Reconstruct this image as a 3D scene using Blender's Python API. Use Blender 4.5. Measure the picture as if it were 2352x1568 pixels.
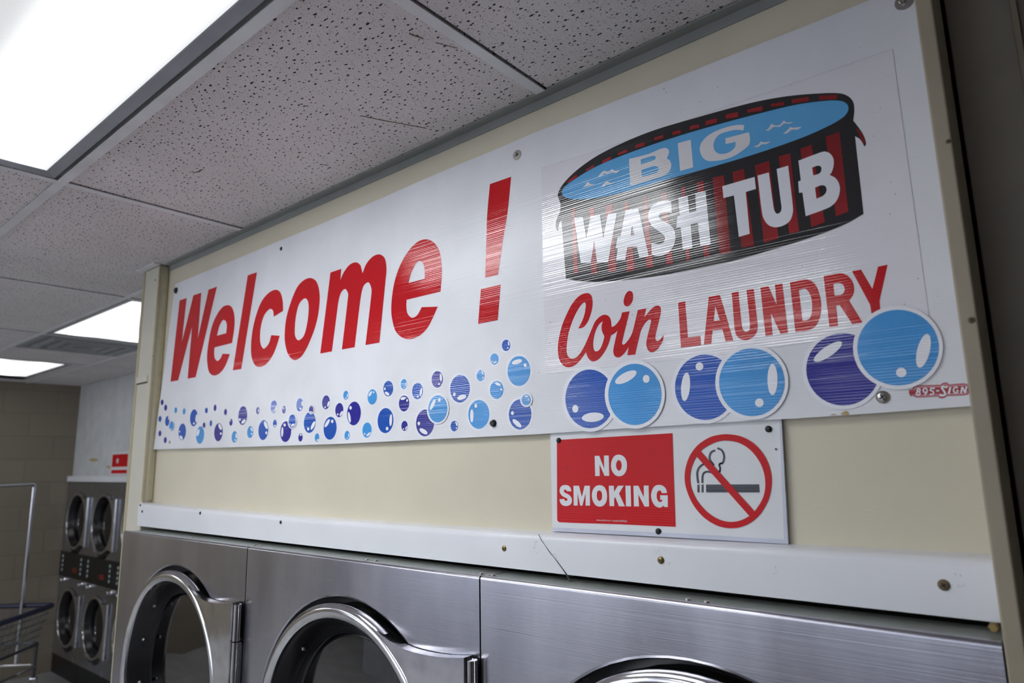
import bpy, bmesh, math, random
from math import sin, cos, pi, radians, sqrt, hypot
from mathutils import Vector, Matrix, Euler
from mathutils.geometry import tessellate_polygon
random.seed(7)
for o in list(bpy.data.objects): bpy.data.objects.remove(o)
S = bpy.context.scene
COL = S.collection

# ------------------------------------------------------------------ camera, world, exposure
CZ = 1.70                                   # eye height
FPX = 1541.08                               # focal length for a 2352 x 1568 frame
CROT = Euler((1.74812, 0.01844, 0.70101), 'XYZ')
cd = bpy.data.cameras.new('camera'); cam = bpy.data.objects.new('camera', cd); COL.objects.link(cam)
cam.location = (0, 0, CZ); cam.rotation_euler = CROT
cd.sensor_width = 36; cd.lens = FPX / 2352 * 36; cd.clip_start = .02
cd.dof.use_dof = True; cd.dof.focus_distance = 1.35; cd.dof.aperture_fstop = 4.0
S.camera = cam
w = bpy.data.worlds.new('world'); S.world = w; w.use_nodes = True
w.node_tree.nodes['Background'].inputs[0].default_value = (.02, .022, .025, 1)
w.node_tree.nodes['Background'].inputs[1].default_value = 1
S.view_settings.view_transform = 'Standard'; S.view_settings.look = 'None'
S.view_settings.gamma = 1; S.view_settings.use_curve_mapping = False
S.view_settings.exposure = 0.15
LAMP_NEAR, LAMP_ROW, LAMP_FAR = 18.0, 20.0, 1.7   # tube brightness of the ceiling fixtures

MR = CROT.to_matrix()
def U(px, py, ax, val):
    """the point of the plane (axis ax = val, camera height at z = 0) seen at a photograph position"""
    d = MR @ Vector(((px - 1176) / FPX, -(py - 784) / FPX, -1))
    p = d * (val / d[ax]); return Vector((p.x, p.y, p.z + CZ))

# ------------------------------------------------------------------ materials
def new_mat(name):
    m = bpy.data.materials.new(name); m.use_nodes = True
    nt = m.node_tree; b = nt.nodes['Principled BSDF']; return m, nt, b
def srgb(r, g, b):
    f = lambda c: (c/255/12.92) if c/255 <= .04045 else ((c/255 + .055)/1.055)**2.4
    return (f(r), f(g), f(b), 1)
def node(nt, t, **k):
    n = nt.nodes.new(t)
    for a, v in k.items():
        if a == 'inp':
            for i, x in v.items(): n.inputs[i].default_value = x
        else: setattr(n, a, v)
    return n
def pos(nt, sx=1, sy=1, sz=1):
    g = node(nt, 'ShaderNodeTexCoord'); m = node(nt, 'ShaderNodeMapping'); m.inputs['Scale'].default_value = (sx, sy, sz)
    nt.links.new(g.outputs['Object'], m.inputs[0]); return m.outputs[0]
def ramp(nt, src, stops):
    r = node(nt, 'ShaderNodeValToRGB'); e = r.color_ramp.elements
    while len(e) < len(stops): e.new(.5)
    for el, (p, c) in zip(e, stops): el.position = p; el.color = c if len(c) == 4 else (*c, 1)
    nt.links.new(src, r.inputs[0]); return r.outputs[0]
def math_(nt, op, a, b=None):
    n = node(nt, 'ShaderNodeMath', operation=op)
    for i, v in enumerate((a, b)):
        if v is None: continue
        if isinstance(v, (int, float)): n.inputs[i].default_value = v
        else: nt.links.new(v, n.inputs[i])
    return n.outputs[0]
def mixc(nt, fac, a, b, blend='MIX'):
    n = node(nt, 'ShaderNodeMix', data_type='RGBA', blend_type=blend)
    for i, v in ((0, fac), (6, a), (7, b)):
        if isinstance(v, (int, float)): n.inputs[i].default_value = v
        elif isinstance(v, tuple): n.inputs[i].default_value = v
        else: nt.links.new(v, n.inputs[i])
    return n.outputs[2]
def bump(nt, b, h, dist, strength=1.0, prev=None):
    n = node(nt, 'ShaderNodeBump'); n.inputs['Strength'].default_value = strength; n.inputs['Distance'].default_value = dist
    nt.links.new(h, n.inputs['Height'])
    if prev: nt.links.new(prev, n.inputs['Normal'])
    if b: nt.links.new(n.outputs[0], b.inputs['Normal'])
    return n.outputs[0]
def noise(nt, vec, scale, detail=3, rough=.5):
    n = node(nt, 'ShaderNodeTexNoise'); n.inputs['Scale'].default_value = scale
    n.inputs['Detail'].default_value = detail; n.inputs['Roughness'].default_value = rough
    nt.links.new(vec, n.inputs['Vector']); return n.outputs['Fac']
M = {}
def plain(name, col, rough=.5, metal=0, spec=.5, var=.06, vscale=9, bmp=0):
    m, nt, b = new_mat(name)
    v = pos(nt); n = noise(nt, v, vscale, 4)
    dark = tuple(c*(1 - var*2) for c in col[:3]) + (1,)
    nt.links.new(ramp(nt, n, [(.35, dark), (.65, col)]), b.inputs['Base Color'])
    b.inputs['Roughness'].default_value = rough; b.inputs['Metallic'].default_value = metal
    b.inputs['Specular IOR Level'].default_value = spec
    if bmp: bump(nt, b, noise(nt, v, 260, 3), bmp)
    M[name] = m; return m
def sheet(name, col, rough=.17, spec=.5, flute=1.0, speck=0.0, dirt=.05):
    """printed vinyl on fluted plastic board: fine horizontal flutes show through every layer"""
    m, nt, b = new_mat(name)
    v1 = pos(nt, 1.3, 1, 215); v2 = pos(nt)
    streak = noise(nt, v1, 1.0, 2, .6)
    sep = node(nt, 'ShaderNodeSeparateXYZ'); nt.links.new(v2, sep.inputs[0])
    rib = math_(nt, 'SINE', math_(nt, 'MULTIPLY', sep.outputs['Z'], 2*pi/.0042))
    h = math_(nt, 'ADD', math_(nt, 'MULTIPLY', rib, .22*flute), math_(nt, 'MULTIPLY', streak, 1.5*flute))
    h = math_(nt, 'ADD', h, math_(nt, 'MULTIPLY', noise(nt, v2, 420, 2), .12))
    bump(nt, b, h, .00012)
    n = noise(nt, v2, 5, 5)
    c2 = tuple(c*(1 - dirt*2) for c in col[:3]) + (1,)
    c = ramp(nt, n, [(.3, c2), (.62, col)])
    if speck:
        vo = node(nt, 'ShaderNodeTexVoronoi'); vo.inputs['Scale'].default_value = 55; nt.links.new(v2, vo.inputs['Vector'])
        mk = math_(nt, 'LESS_THAN', vo.outputs['Distance'], speck)
        c = mixc(nt, mk, c, tuple(x*.35 for x in col[:3]) + (1,))
    nt.links.new(c, b.inputs['Base Color'])
    b.inputs['Roughness'].default_value = rough; b.inputs['Specular IOR Level'].default_value = spec
    M[name] = m; return m

sheet('board_white', srgb(228, 230, 236), .28, .35, speck=.03)
sheet('film_white', srgb(232, 231, 238), .10, .85, speck=.045)
sheet('vinyl_red', srgb(196, 14, 26), .10, .5)
sheet('vinyl_border', srgb(236, 238, 246), .2, .4, dirt=.02)
sheet('bubble_navy', srgb(46, 44, 150), .10, .5, dirt=.1)
sheet('bubble_blue', srgb(32, 88, 186), .10, .5, dirt=.1)
sheet('bubble_light', srgb(72, 156, 226), .10, .5, dirt=.1)
sheet('bubble_ink', srgb(30, 26, 84), .2, .4)
sheet('tub_black', srgb(34, 34, 38), .10, .85)
sheet('tub_red', srgb(160, 28, 34), .10, .85, dirt=.25)
sheet('tub_water', srgb(98, 172, 226), .10, .5)
sheet('tub_letter', srgb(232, 234, 242), .10, .85, dirt=.02)
sheet('big_letter', srgb(222, 220, 226), .2, .45)
sheet('badge_red', srgb(160, 20, 34), .22, .4)
sheet('badge_pink', srgb(214, 150, 160), .22, .4)
sheet('smoke_black', srgb(36, 38, 48), .2, .45)
sheet('sign_red', srgb(200, 14, 22), .22, .18, flute=.8)
sheet('sign_white', srgb(226, 228, 232), .35, .35, flute=.5, speck=.03)
plain('sign_lip', srgb(200, 204, 222), .35)
plain('wall_beige', srgb(212, 205, 184), .55, bmp=.0003, var=.03, vscale=4)
plain('wall_post', srgb(206, 202, 188), .5, bmp=.0004, var=.03)
plain('wall_yellow', srgb(186, 177, 146), .5, bmp=.0004, var=.06, vscale=30)
plain('wall_pale', srgb(205, 208, 210), .55, bmp=.0006)
plain('strip_white', srgb(226, 228, 234), .3, var=.03, vscale=5, bmp=.0001)
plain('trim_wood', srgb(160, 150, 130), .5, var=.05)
plain('taupe', srgb(128, 120, 106), .5, var=.06)
plain('door_paint', srgb(176, 168, 152), .5, var=.05)
plain('grid_metal', srgb(234, 235, 238), .4)
plain('angle_metal', srgb(150, 153, 150), .45)
plain('frame_grey', srgb(150, 152, 158), .35)
plain('dark', srgb(30, 30, 32), .7)
plain('black', srgb(14, 14, 16), .35)
plain('black_gloss', srgb(16, 16, 18), .12)
plain('gasket', srgb(26, 26, 30), .25)
plain('galv', srgb(176, 182, 178), .42, .6, var=.08, vscale=40)
plain('screw_steel', srgb(190, 188, 184), .28, 1)
plain('screw_black', srgb(28, 28, 32), .35, .3)
plain('screw_brass', srgb(150, 130, 84), .35, 1, vscale=300)
plain('crack', srgb(60, 56, 52), .8)
plain('stain', srgb(110, 96, 70), .8)
plain('vent', srgb(150, 152, 156), .4)
plain('floor_tile', srgb(158, 158, 160), .35, var=.12, vscale=3)
plain('cart_navy', srgb(34, 36, 66), .4)
plain('cart_wire', srgb(90, 94, 98), .35, .8)
plain('tan', srgb(186, 166, 120), .6)
plain('led_red', srgb(120, 26, 22), .3)
plain('button', srgb(150, 170, 170), .4)
plain('counter_white', srgb(222, 224, 236), .5)
plain('mullion', srgb(120, 120, 124), .4, .5)

m, nt, b = new_mat('chrome'); M['chrome'] = m
b.inputs['Metallic'].default_value = 1; b.inputs['Roughness'].default_value = .12
nt.links.new(ramp(nt, noise(nt, pos(nt), 30), [(.3, srgb(206, 206, 210)), (.7, srgb(226, 226, 230))]), b.inputs['Base Color'])
def steel(name, c1, c2):
    m, nt, b = new_mat(name); M[name] = m
    b.inputs['Metallic'].default_value = 1
    v = pos(nt); vs = pos(nt, 1.5, 1, 700); vv = pos(nt, 5, 1, 1.2)
    grain = noise(nt, vs, 1, 2, .7); cloud = noise(nt, vv, 1.6, 4, .6)
    c = ramp(nt, cloud, [(.3, c1), (.7, c2)])
    nt.links.new(c, b.inputs['Base Color'])
    nt.links.new(ramp(nt, cloud, [(.3, (.22,)*3), (.75, (.28,)*3)]), b.inputs['Roughness'])
    b.inputs['Anisotropic'].default_value = .42; b.inputs['Anisotropic Rotation'].default_value = .25
    t = node(nt, 'ShaderNodeTangent', direction_type='RADIAL', axis='Z')
    nt.links.new(t.outputs[0], b.inputs['Tangent'])
    bump(nt, b, grain, .00012)
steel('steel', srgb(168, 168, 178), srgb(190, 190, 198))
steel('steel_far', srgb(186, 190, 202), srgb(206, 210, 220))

m, nt, b = new_mat('door_glass'); M['door_glass'] = m
nt.nodes.remove(b)
out = nt.nodes['Material Output']
tr = node(nt, 'ShaderNodeBsdfTransparent'); gl = node(nt, 'ShaderNodeBsdfGlossy'); fr = node(nt, 'ShaderNodeFresnel'); mx = node(nt, 'ShaderNodeMixShader')
nt.links.new(ramp(nt, noise(nt, pos(nt), 3), [(0, (.10, .10, .115)), (1, (.13, .13, .145))]), tr.inputs[0])
gl.inputs['Roughness'].default_value = .02; fr.inputs['IOR'].default_value = 2.3
nt.links.new(fr.outputs[0], mx.inputs[0]); nt.links.new(tr.outputs[0], mx.inputs[1]); nt.links.new(gl.outputs[0], mx.inputs[2]); nt.links.new(mx.outputs[0], out.inputs[0])

def lamp_mat(name, power, edge):
    """prismatic acrylic lens lit by two tubes along x (object coordinates, lens centred on 0)"""
    m, nt, b = new_mat(name); M[name] = m
    v = pos(nt); sp = node(nt, 'ShaderNodeSeparateXYZ'); nt.links.new(v, sp.inputs[0])
    ay = math_(nt, 'ABSOLUTE', sp.outputs['Y'])
    d = math_(nt, 'SUBTRACT', ay, .145)
    g = math_(nt, 'POWER', 2.718, math_(nt, 'MULTIPLY', math_(nt, 'MULTIPLY', d, d), -1/(2*.036**2)))
    k = 2*pi/.0065
    pr = math_(nt, 'MULTIPLY', math_(nt, 'SINE', math_(nt, 'MULTIPLY', sp.outputs['X'], k)), math_(nt, 'SINE', math_(nt, 'MULTIPLY', sp.outputs['Y'], k)))
    pr = math_(nt, 'ADD', 1.0, math_(nt, 'MULTIPLY', pr, .16))
    s = math_(nt, 'MULTIPLY', math_(nt, 'ADD', math_(nt, 'MULTIPLY', g, power), edge), pr)
    b.inputs['Base Color'].default_value = (.12, .12, .13, 1); b.inputs['Roughness'].default_value = .3
    b.inputs['Emission Color'].default_value = (.965, .985, 1.0, 1)
    nt.links.new(s, b.inputs['Emission Strength'])
lamp_mat('lamp_near', LAMP_NEAR, .62); lamp_mat('lamp_row', LAMP_ROW, .9); lamp_mat('lamp_aisle', LAMP_ROW*2.0, .9); lamp_mat('lamp_far', LAMP_FAR, 1.0)

m, nt, b = new_mat('daylight_pane'); M['daylight_pane'] = m
b.inputs['Base Color'].default_value = (.03, .03, .035, 1); b.inputs['Roughness'].default_value = .05
sp = node(nt, 'ShaderNodeSeparateXYZ'); nt.links.new(pos(nt), sp.inputs[0])
nt.links.new(ramp(nt, noise(nt, pos(nt, 1, 1, .6), 1.4, 4), [(.3, (.36, .39, .45)), (.7, (.78, .84, .95))]), b.inputs['Emission Color']); b.inputs['Emission Strength'].default_value = 3.0

# acoustic tile: pinholes and short worm-like fissures
m, nt, b = new_mat('acoustic_tile'); M['acoustic_tile'] = m
v = pos(nt)
nz = node(nt, 'ShaderNodeTexNoise'); nz.inputs['Scale'].default_value = 55; nt.links.new(v, nz.inputs['Vector'])
off = node(nt, 'ShaderNodeVectorMath', operation='MULTIPLY_ADD'); nt.links.new(nz.outputs['Color'], off.inputs[0]); off.inputs[1].default_value = (.012, .005, .003); vst = pos(nt, .62, 1, 1); nt.links.new(vst, off.inputs[2])
def holes(scale, rmax, lo):
    vo = node(nt, 'ShaderNodeTexVoronoi', voronoi_dimensions='2D'); vo.inputs['Scale'].default_value = scale; nt.links.new(off.outputs[0], vo.inputs['Vector'])
    sc = node(nt, 'ShaderNodeSeparateColor'); nt.links.new(vo.outputs['Color'], sc.inputs[0])
    r = math_(nt, 'MULTIPLY', math_(nt, 'GREATER_THAN', sc.outputs[0], lo), math_(nt, 'ADD', rmax*.35, math_(nt, 'MULTIPLY', sc.outputs[1], rmax*.65)))
    return math_(nt, 'LESS_THAN', vo.outputs['Distance'], r)
h1 = holes(80, .17, .12); h2 = holes(200, .14, .2)
hm = math_(nt, 'MAXIMUM', h1, h2)
base = ramp(nt, noise(nt, v, 3, 4), [(.3, srgb(216, 211, 211)), (.7, srgb(230, 225, 225))])
nt.links.new(mixc(nt, hm, base, srgb(62, 58, 54)), b.inputs['Base Color'])
b.inputs['Roughness'].default_value = .9; b.inputs['Specular IOR Level'].default_value = .1
bump(nt, b, math_(nt, 'SUBTRACT', noise(nt, v, 300, 2), math_(nt, 'MULTIPLY', hm, 2)), .0008)

# painted concrete block
m, nt, b = new_mat('block_wall'); M['block_wall'] = m
g = node(nt, 'ShaderNodeTexCoord'); sp = node(nt, 'ShaderNodeSeparateXYZ'); nt.links.new(g.outputs['Object'], sp.inputs[0])
cb = node(nt, 'ShaderNodeCombineXYZ'); nt.links.new(sp.outputs['Y'], cb.inputs[0]); nt.links.new(sp.outputs['Z'], cb.inputs[1])
br = node(nt, 'ShaderNodeTexBrick'); br.inputs['Scale'].default_value = 1; br.inputs['Brick Width'].default_value = .4; br.inputs['Row Height'].default_value = .2
br.inputs['Mortar Size'].default_value = .005; br.inputs['Mortar Smooth'].default_value = .4
br.inputs['Color1'].default_value = srgb(132, 123, 108); br.inputs['Color2'].default_value = srgb(127, 119, 105); br.inputs['Mortar'].default_value = srgb(120, 112, 99)
nt.links.new(cb.outputs[0], br.inputs['Vector']); nt.links.new(br.outputs['Color'], b.inputs['Base Color']); b.inputs['Roughness'].default_value = .6
bump(nt, b, math_(nt, 'MULTIPLY', br.outputs['Fac'], -1), .0012)

# ------------------------------------------------------------------ mesh building
class MB:
    def __init__(s): s.v = []; s.f = []; s.m = []; s.mats = []
    def mi(s, mat):
        if mat not in s.mats: s.mats.append(mat)
        return s.mats.index(mat)
    def add(s, vs, fs, mat):
        o = len(s.v); s.v += [Vector(p) for p in vs]; k = s.mi(mat)
        for f in fs: s.f.append([i + o for i in f]); s.m.append(k)
        return s
    def box(s, x0, x1, y0, y1, z0, z1, mat):
        vs = [(x, y, z) for x in (x0, x1) for y in (y0, y1) for z in (z0, z1)]
        return s.add(vs, [(0,1,3,2),(4,6,7,5),(0,4,5,1),(2,3,7,6),(0,2,6,4),(1,5,7,3)], mat)
    def tube(s, pts, r, mat, n=12, cap=True):
        pts = [Vector(p) for p in pts]; vs = []; fs = []; up = None
        for i, p in enumerate(pts):
            t = (pts[min(i+1, len(pts)-1)] - pts[max(i-1, 0)]).normalized()
            if up is None: up = t.orthogonal().normalized()
            a = (up - t*up.dot(t)).normalized(); up = a; c = t.cross(a)
            rr = r[i] if isinstance(r, (list, tuple)) else r
            vs += [p + (a*cos(2*pi*j/n) + c*sin(2*pi*j/n))*rr for j in range(n)]
        for i in range(len(pts)-1):
            for j in range(n):
                k = (j+1) % n; fs.append((i*n+j, i*n+k, (i+1)*n+k, (i+1)*n+j))
        if cap: fs.append(tuple(range(n-1, -1, -1))); fs.append(tuple((len(pts)-1)*n + j for j in range(n)))
        return s.add(vs, fs, mat)
    def lathe(s, c, prof, mat, n=72, closed=False, ax='y'):
        """profile of (radius, offset) turned about an axis through c"""
        vs = []; fs = []; c = Vector(c)
        for r, q in prof:
            for j in range(n):
                a = 2*pi*j/n
                vs.append(c + (Vector((r*cos(a), q, r*sin(a))) if ax == 'y' else Vector((r*cos(a), r*sin(a), q))))
        L = len(prof)
        for i in range(L if closed else L-1):
            i2 = (i+1) % L
            for j in range(n):
                k = (j+1) % n; fs.append((i*n+j, i*n+k, i2*n+k, i2*n+j))
        return s.add(vs, fs, mat)
    def poly(s, loops, mat, y=None):
        """flat filled outline (first loop) with holes; loops are lists of points"""
        loops = [[Vector(p) for p in l] for l in loops]
        if y is not None: loops = [[Vector((p.x, y, p.z)) for p in l] for l in loops]
        flat = [p for l in loops for p in l]
        tris = tessellate_polygon(loops)
        out = []
        for t in tris:
            a, bb, c = (flat[i] for i in t)
            nrm = (bb - a).cross(c - a)
            if nrm.length < 1e-12: continue
            out.append(tuple(t) if nrm.y < 0 else tuple(reversed(t)))
        return s.add(flat, out, mat)
    def slab(s, loop, y0, y1, mat):
        """outline in x, z given thickness from y0 (front) to y1"""
        L = [Vector(p) for p in loop]; n = len(L)
        s.poly([L], mat, y0); s.poly([list(reversed(L))], mat, y1)
        vs = [Vector((p.x, y0, p.z)) for p in L] + [Vector((p.x, y1, p.z)) for p in L]
        return s.add(vs, [(i, (i+1) % n, n + (i+1) % n, n + i) for i in range(n)], mat)
    def build(s, name, parent=None, smooth=True, bevel=0, loc=None, label=None):
        base = Vector(loc) if loc is not None else Vector((0, 0, 0))
        if parent is not None: base = world_base(parent)
        me = bpy.data.meshes.new(name); me.from_pydata([p - base for p in s.v], [], s.f)
        for mt in s.mats: me.materials.append(M[mt])
        for p, k in zip(me.polygons, s.m): p.material_index = k
        bm = bmesh.new(); bm.from_mesh(me); bmesh.ops.remove_doubles(bm, verts=bm.verts, dist=1e-6)
        bmesh.ops.recalc_face_normals(bm, faces=[f for f in bm.faces]) if getattr(s, 'recalc', True) else None
        bm.to_mesh(me); bm.free()
        if smooth:
            for p in me.polygons: p.use_smooth = True
            me.set_sharp_from_angle(angle=radians(35))
        o = bpy.data.objects.new(name, me); COL.objects.link(o)
        if parent is not None: o.parent = parent
        else: o.location = base
        if bevel:
            md = o.modifiers.new('bevel', 'BEVEL'); md.width = bevel; md.segments = 3; md.limit_method = 'ANGLE'
        if label: o['label'] = label
        return o
def world_base(o):
    p = Vector((0, 0, 0))
    while o is not None: p += Vector(o.location); o = o.parent
    return p
def tag(o, label, cat, group=None):
    o['label'] = label; o['category'] = cat
    if group: o['group'] = group
    return o
def thing(name, label, cat, loc, group=None):
    o = bpy.data.objects.new(name, None); COL.objects.link(o); o.location = loc; o.empty_display_size = .05
    return tag(o, label, cat, group)
def struct(o): o['kind'] = 'structure'; return o
def box(name, x0, x1, y0, y1, z0, z1, mat, bevel=0, parent=None):
    mb = MB().box(x0, x1, y0, y1, z0, z1, mat)
    return mb.build(name, parent=parent, smooth=False, bevel=bevel)

# traced outlines: "x,y" smooth point, "x,y*" corner
def outline(text, ox, oy, sc, y, sub=5):
    P = []
    for t in text.split():
        c = t.endswith('*'); a, b_ = t.rstrip('*').split(','); P.append((Vector((ox + float(a)*sc, oy + float(b_)*sc)), c))
    n = len(P); out = []
    for i in range(n):
        (p0, c0), (p1, c1), (p2, c2), (p3, c3) = P[i-1], P[i], P[(i+1) % n], P[(i+2) % n]
        out.append(p1)
        if c1 and c2: continue
        d = (p2 - p1).length; ch = (p2 - p1)
        m1 = ch if c1 else (p2 - p0)/max(1e-6, (p1-p0).length + d)*d
        m2 = ch if c2 else (p3 - p1)/max(1e-6, (p3-p2).length + d)*d
        for k in range(1, sub):
            t = k/sub
            out.append(p1*(2*t**3 - 3*t*t + 1) + m1*(t**3 - 2*t*t + t) + p2*(-2*t**3 + 3*t*t) + m2*(t**3 - t*t))
    return [U(p.x, p.y, 1, y) for p in out]
def ell(cx, cy, rx, ry, rot, ox, oy, sc, y, n=40):
    a = radians(rot); L = []
    for j in range(n):
        t = 2*pi*j/n; u, v_ = rx*cos(t), ry*sin(t)
        L.append(U(ox + (cx + u*cos(a) - v_*sin(a))*sc, oy + (cy + u*sin(a) + v_*cos(a))*sc, 1, y))
    return L
def ribbon(mb, pts, wd, ox, oy, sc, y, mat):
    """painted stroke with round joints"""
    P = [Vector((ox + a*sc, oy + b_*sc)) for a, b_ in pts]; r = wd*sc/2
    for p, q in zip(P, P[1:]):
        d = (q - p).normalized(); nn = Vector((-d.y, d.x))*r
        mb.poly([[U(v_.x, v_.y, 1, y) for v_ in (p+nn, q+nn, q-nn, p-nn)]], mat)
    for i, p in enumerate(P[1:-1]):
        yy = y - .00004*(i % 2 + 1)
        mb.poly([[U(p.x + r*cos(2*pi*k/12), p.y + r*sin(2*pi*k/12), 1, yy) for k in range(12)]], mat)
def smoothpath(pts, sub=5):
    out = []; n = len(pts)
    for i in range(n-1):
        p0, p1, p2, p3 = (Vector(pts[max(0, min(n-1, j))]) for j in (i-1, i, i+1, i+2))
        for k in range(sub):
            t = k/sub
            out.append(.5*((2*p1) + (p2-p0)*t + (2*p0-5*p1+4*p2-p3)*t*t + (3*p1-p0-3*p2+p3)*t**3))
    out.append(Vector(pts[-1])); return [tuple(p) for p in out]

# ------------------------------------------------------------------ room shell
ZC = CZ + .762                        # underside of the ceiling grid
XL, XR, YB, YR = -7.05, 2.6, 2.17, -3.6
DW = 1.06                             # face of the wall that carries the sign
XP, XI, XT = -2.735, -2.597, -.0965   # left post edge, inner edge, right board
struct(box('floor', XL-.1, XR+.1, YR-.1, YB+.2, -.06, 0, 'floor_tile'))
struct(box('wall_left', XL-.12, XL, YR, YB+.1, 0, ZC+.25, 'block_wall'))
struct(box('wall_far', XL, XP+.3, YB, YB+.12, CZ-.104, ZC+.25, 'wall_pale'))
struct(box('wall_far', -5.188, XP+.3, YB, YB+.12, 0, CZ-.104, 'wall_pale'))
struct(box('wall_front', XI, XT+.019, DW, DW+.1, 1.497, ZC+.02, 'wall_beige'))
struct(box('wall_corner', XP+.02, XI, DW+.02, YB, 0, ZC+.02, 'wall_beige'))
struct(box('wall_right', XR, XR+.1, YR, 1.3, 0, ZC+.25, 'taupe'))
struct(box('wall_rear', XL, XR, YR-.12, YR, 0, ZC+.25, 'wall_pale'))
struct(box('wall_side', .0065, XR, 1.118, 1.28, 0, ZC+.02, 'taupe'))
# flat dark door beyond the board on the right, with its jamb
d1 = struct(box('door_1', XT+.0192, .0064, 1.125, 1.16, .01, ZC-.01, 'door_paint', .002))
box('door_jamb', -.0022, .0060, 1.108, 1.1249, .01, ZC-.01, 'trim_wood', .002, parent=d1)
# unseen counter blocks added for mirrored bands in the steel, and the shop windows
cb_ = MB()
for a, b_ in ((-5.4,-4.1),(-3.95,-2.65),(-2.2,-1.75),(-1.35,-1.02),(-.92,-.66)): cb_.box(a, b_, -3.0, -2.3, 0, .92, 'counter_white')
cb_.box(-5.4, 1.6, -3.0, -2.52, 0, .9, 'taupe')
struct(cb_.build('counter_blocks', smooth=False))
for i in range(4):
    x0 = -6.4 + i*1.6
    wn = struct(box('window_%d' % (i+1), x0, x0+1.5, YR-.002, YR+.04, .95, 2.2, 'mullion', .004))
    box('window_pane', x0+.05, x0+1.45, YR+.041, YR+.046, 1.0, 2.15, 'daylight_pane', parent=wn)

# post at the left end of the recess
pb = MB(); pb.box(XP, XI, 1.025, DW+.03, 0, ZC-.002, 'wall_post')
post = struct(pb.build('trim_1', smooth=False, bevel=.003))
box('edge_bead', XP-.004, XP+.014, 1.021, 1.04, 0, ZC-.004, 'wall_yellow', .004, parent=post)
box('edge_bead', XI-.004, XI+.003, 1.0225, 1.034, 1.585, ZC-.004, 'wall_yellow', .002, parent=post)
box('edge_bead', XI-.002, XI+.006, 1.043, 1.0585, 1.585, ZC-.004, 'wall_yellow', .003, parent=post)
jz = U(320, 872, 1, 1.02).z
box('joint_strip', XP+.012, XI-.03, 1.0205, 1.0255, jz-.012, jz+.012, 'wall_post', .002, parent=post)
box('joint_line', XP+.016, XI-.03, 1.0215, 1.026, jz-.0165, jz-.0135, 'crack', parent=post)
for px, py in ((357, 643), (352, 817), (297, 1052)):
    c = U(px, py, 1, 1.0245); sb = MB(); sb.lathe(c, [(0, -.001), (.0035, -.0008), (.004, .001)], 'stain', 14); sb.build('nail_head', parent=post)

# white board between the wall and the machines, its top edge rounded
SY = 1.02
stt = [U(*p, 1, SY).z for p in ((318,1148),(560,1167),(1160,1217),(1817,1253),(2274,1272))]
ztop, zbot = CZ - .127, CZ - .1995
prof = [(SY, zbot), (SY, ztop-.012)] + [(SY + .012*(1-cos(a)), ztop-.012 + .012*sin(a)) for a in [pi/2*k/6 for k in range(1, 7)]] + [(DW, ztop+.002), (DW, zbot)]
x0, x1 = -2.612, XT-.0005
mb = MB(); n = len(prof); xs = [x0 + (x1-x0)*i/30 for i in range(31)]
def sag(x): t = (x - x0)/(x1 - x0); return -.011*math.sin(pi*t) + .006*(1-t)      # the board is not quite straight
vs = [(x, y, z + sag(x)*(1 if z > CZ - .17 else .15)) for x in xs for y, z in prof]
fs = [(i*n+j, (i+1)*n+j, (i+1)*n+(j+1) % n, i*n+(j+1) % n) for i in range(30) for j in range(n)] + [tuple(range(n)), tuple(30*n+j for j in range(n-1, -1, -1))]
# notch round the post: the board's back only reaches the post face there
vs = [(x, min(y, 1.0245) if x < XI-.001 else y, z) for x, y, z in vs]
mb.add(vs, fs, 'strip_white'); strip = struct(mb.build('trim_2'))
def crackline(mb, pts, wd, y, mat):
    P = [U(a, b_, 1, y) for a, b_ in pts]
    for i in range(len(P)-1):
        p, q = P[i], P[i+1]; d = (q-p).normalized(); nn = Vector((-d.z, 0, d.x)); w0 = wd[i]/2; w1 = wd[i+1]/2
        mb.poly([[p+nn*w0, q+nn*w1, q-nn*w1, p-nn*w0]], mat)
mb = MB(); crackline(mb, [(1237,1226),(1243,1240),(1252,1252),(1262,1267),(1272,1279),(1282,1292),(1293,1307),(1302,1320),(1309,1334),(1314,1339)], [.0012,.0012,.0008,.0016,.001,.0016,.002,.003,.003,.005], SY-.0004, 'crack')
mb.build('crack', parent=strip)
def round_screw(name, px, py, y, r, mat, parent, ax='y', slot=True, h=None, label=None):
    c = U(px, py, 1, y) if not isinstance(px, Vector) else px
    h = h or r*.5; mb = MB()
    mb.lathe(c, [(0, -h), (r*.45, -h*.95), (r*.8, -h*.65), (r, -h*.2), (r, .0008)], mat, 20)
    if slot:
        for a in (.5, .5+pi/2):
            d = Vector((cos(a), 0, sin(a)))*r*.5; e = Vector((-sin(a), 0, cos(a)))*r*.12
            mb.poly([[c+d+e, c+d-e, c-d-e, c-d+e]], 'black', c.y - h - .0002)
    return mb.build(name, parent=parent, label=label)
for px, py, r, mt in ((322,1160,.004,'screw_black'),(327,1174,.005,'screw_black'),(460,1178,.005,'screw_black'),(645,1199,.005,'screw_black'),(1158,1259,.0055,'screw_brass'),(1518,1286,.006,'screw_brass'),(2168,1343,.007,'stain')):
    round_screw('screw', px, py, SY, r, mt, strip)
# faint scuffs beside the screws
mb = MB()
for cx, cy, w_, h_, k in ((1514,1268,22,10,9),(1228,1250,8,36,12),(1276,1278,12,26,10),(1538,1296,8,10,5),(1780,1308,8,20,6),(2198,1318,18,6,5),(2206,1343,18,8,6)):
    for i in range(k):
        a, b_ = cx + random.uniform(-w_/2, w_/2), cy + random.uniform(-h_/2, h_/2); l = random.uniform(2, 6); an = random.uniform(-.3, 1.5)
        crackline(mb, [(a, b_), (a + l*cos(an), b_ + l*sin(an))], [.0004, .0005], SY-.0003, 'galv')
mb.build('scuff', parent=strip)

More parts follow.
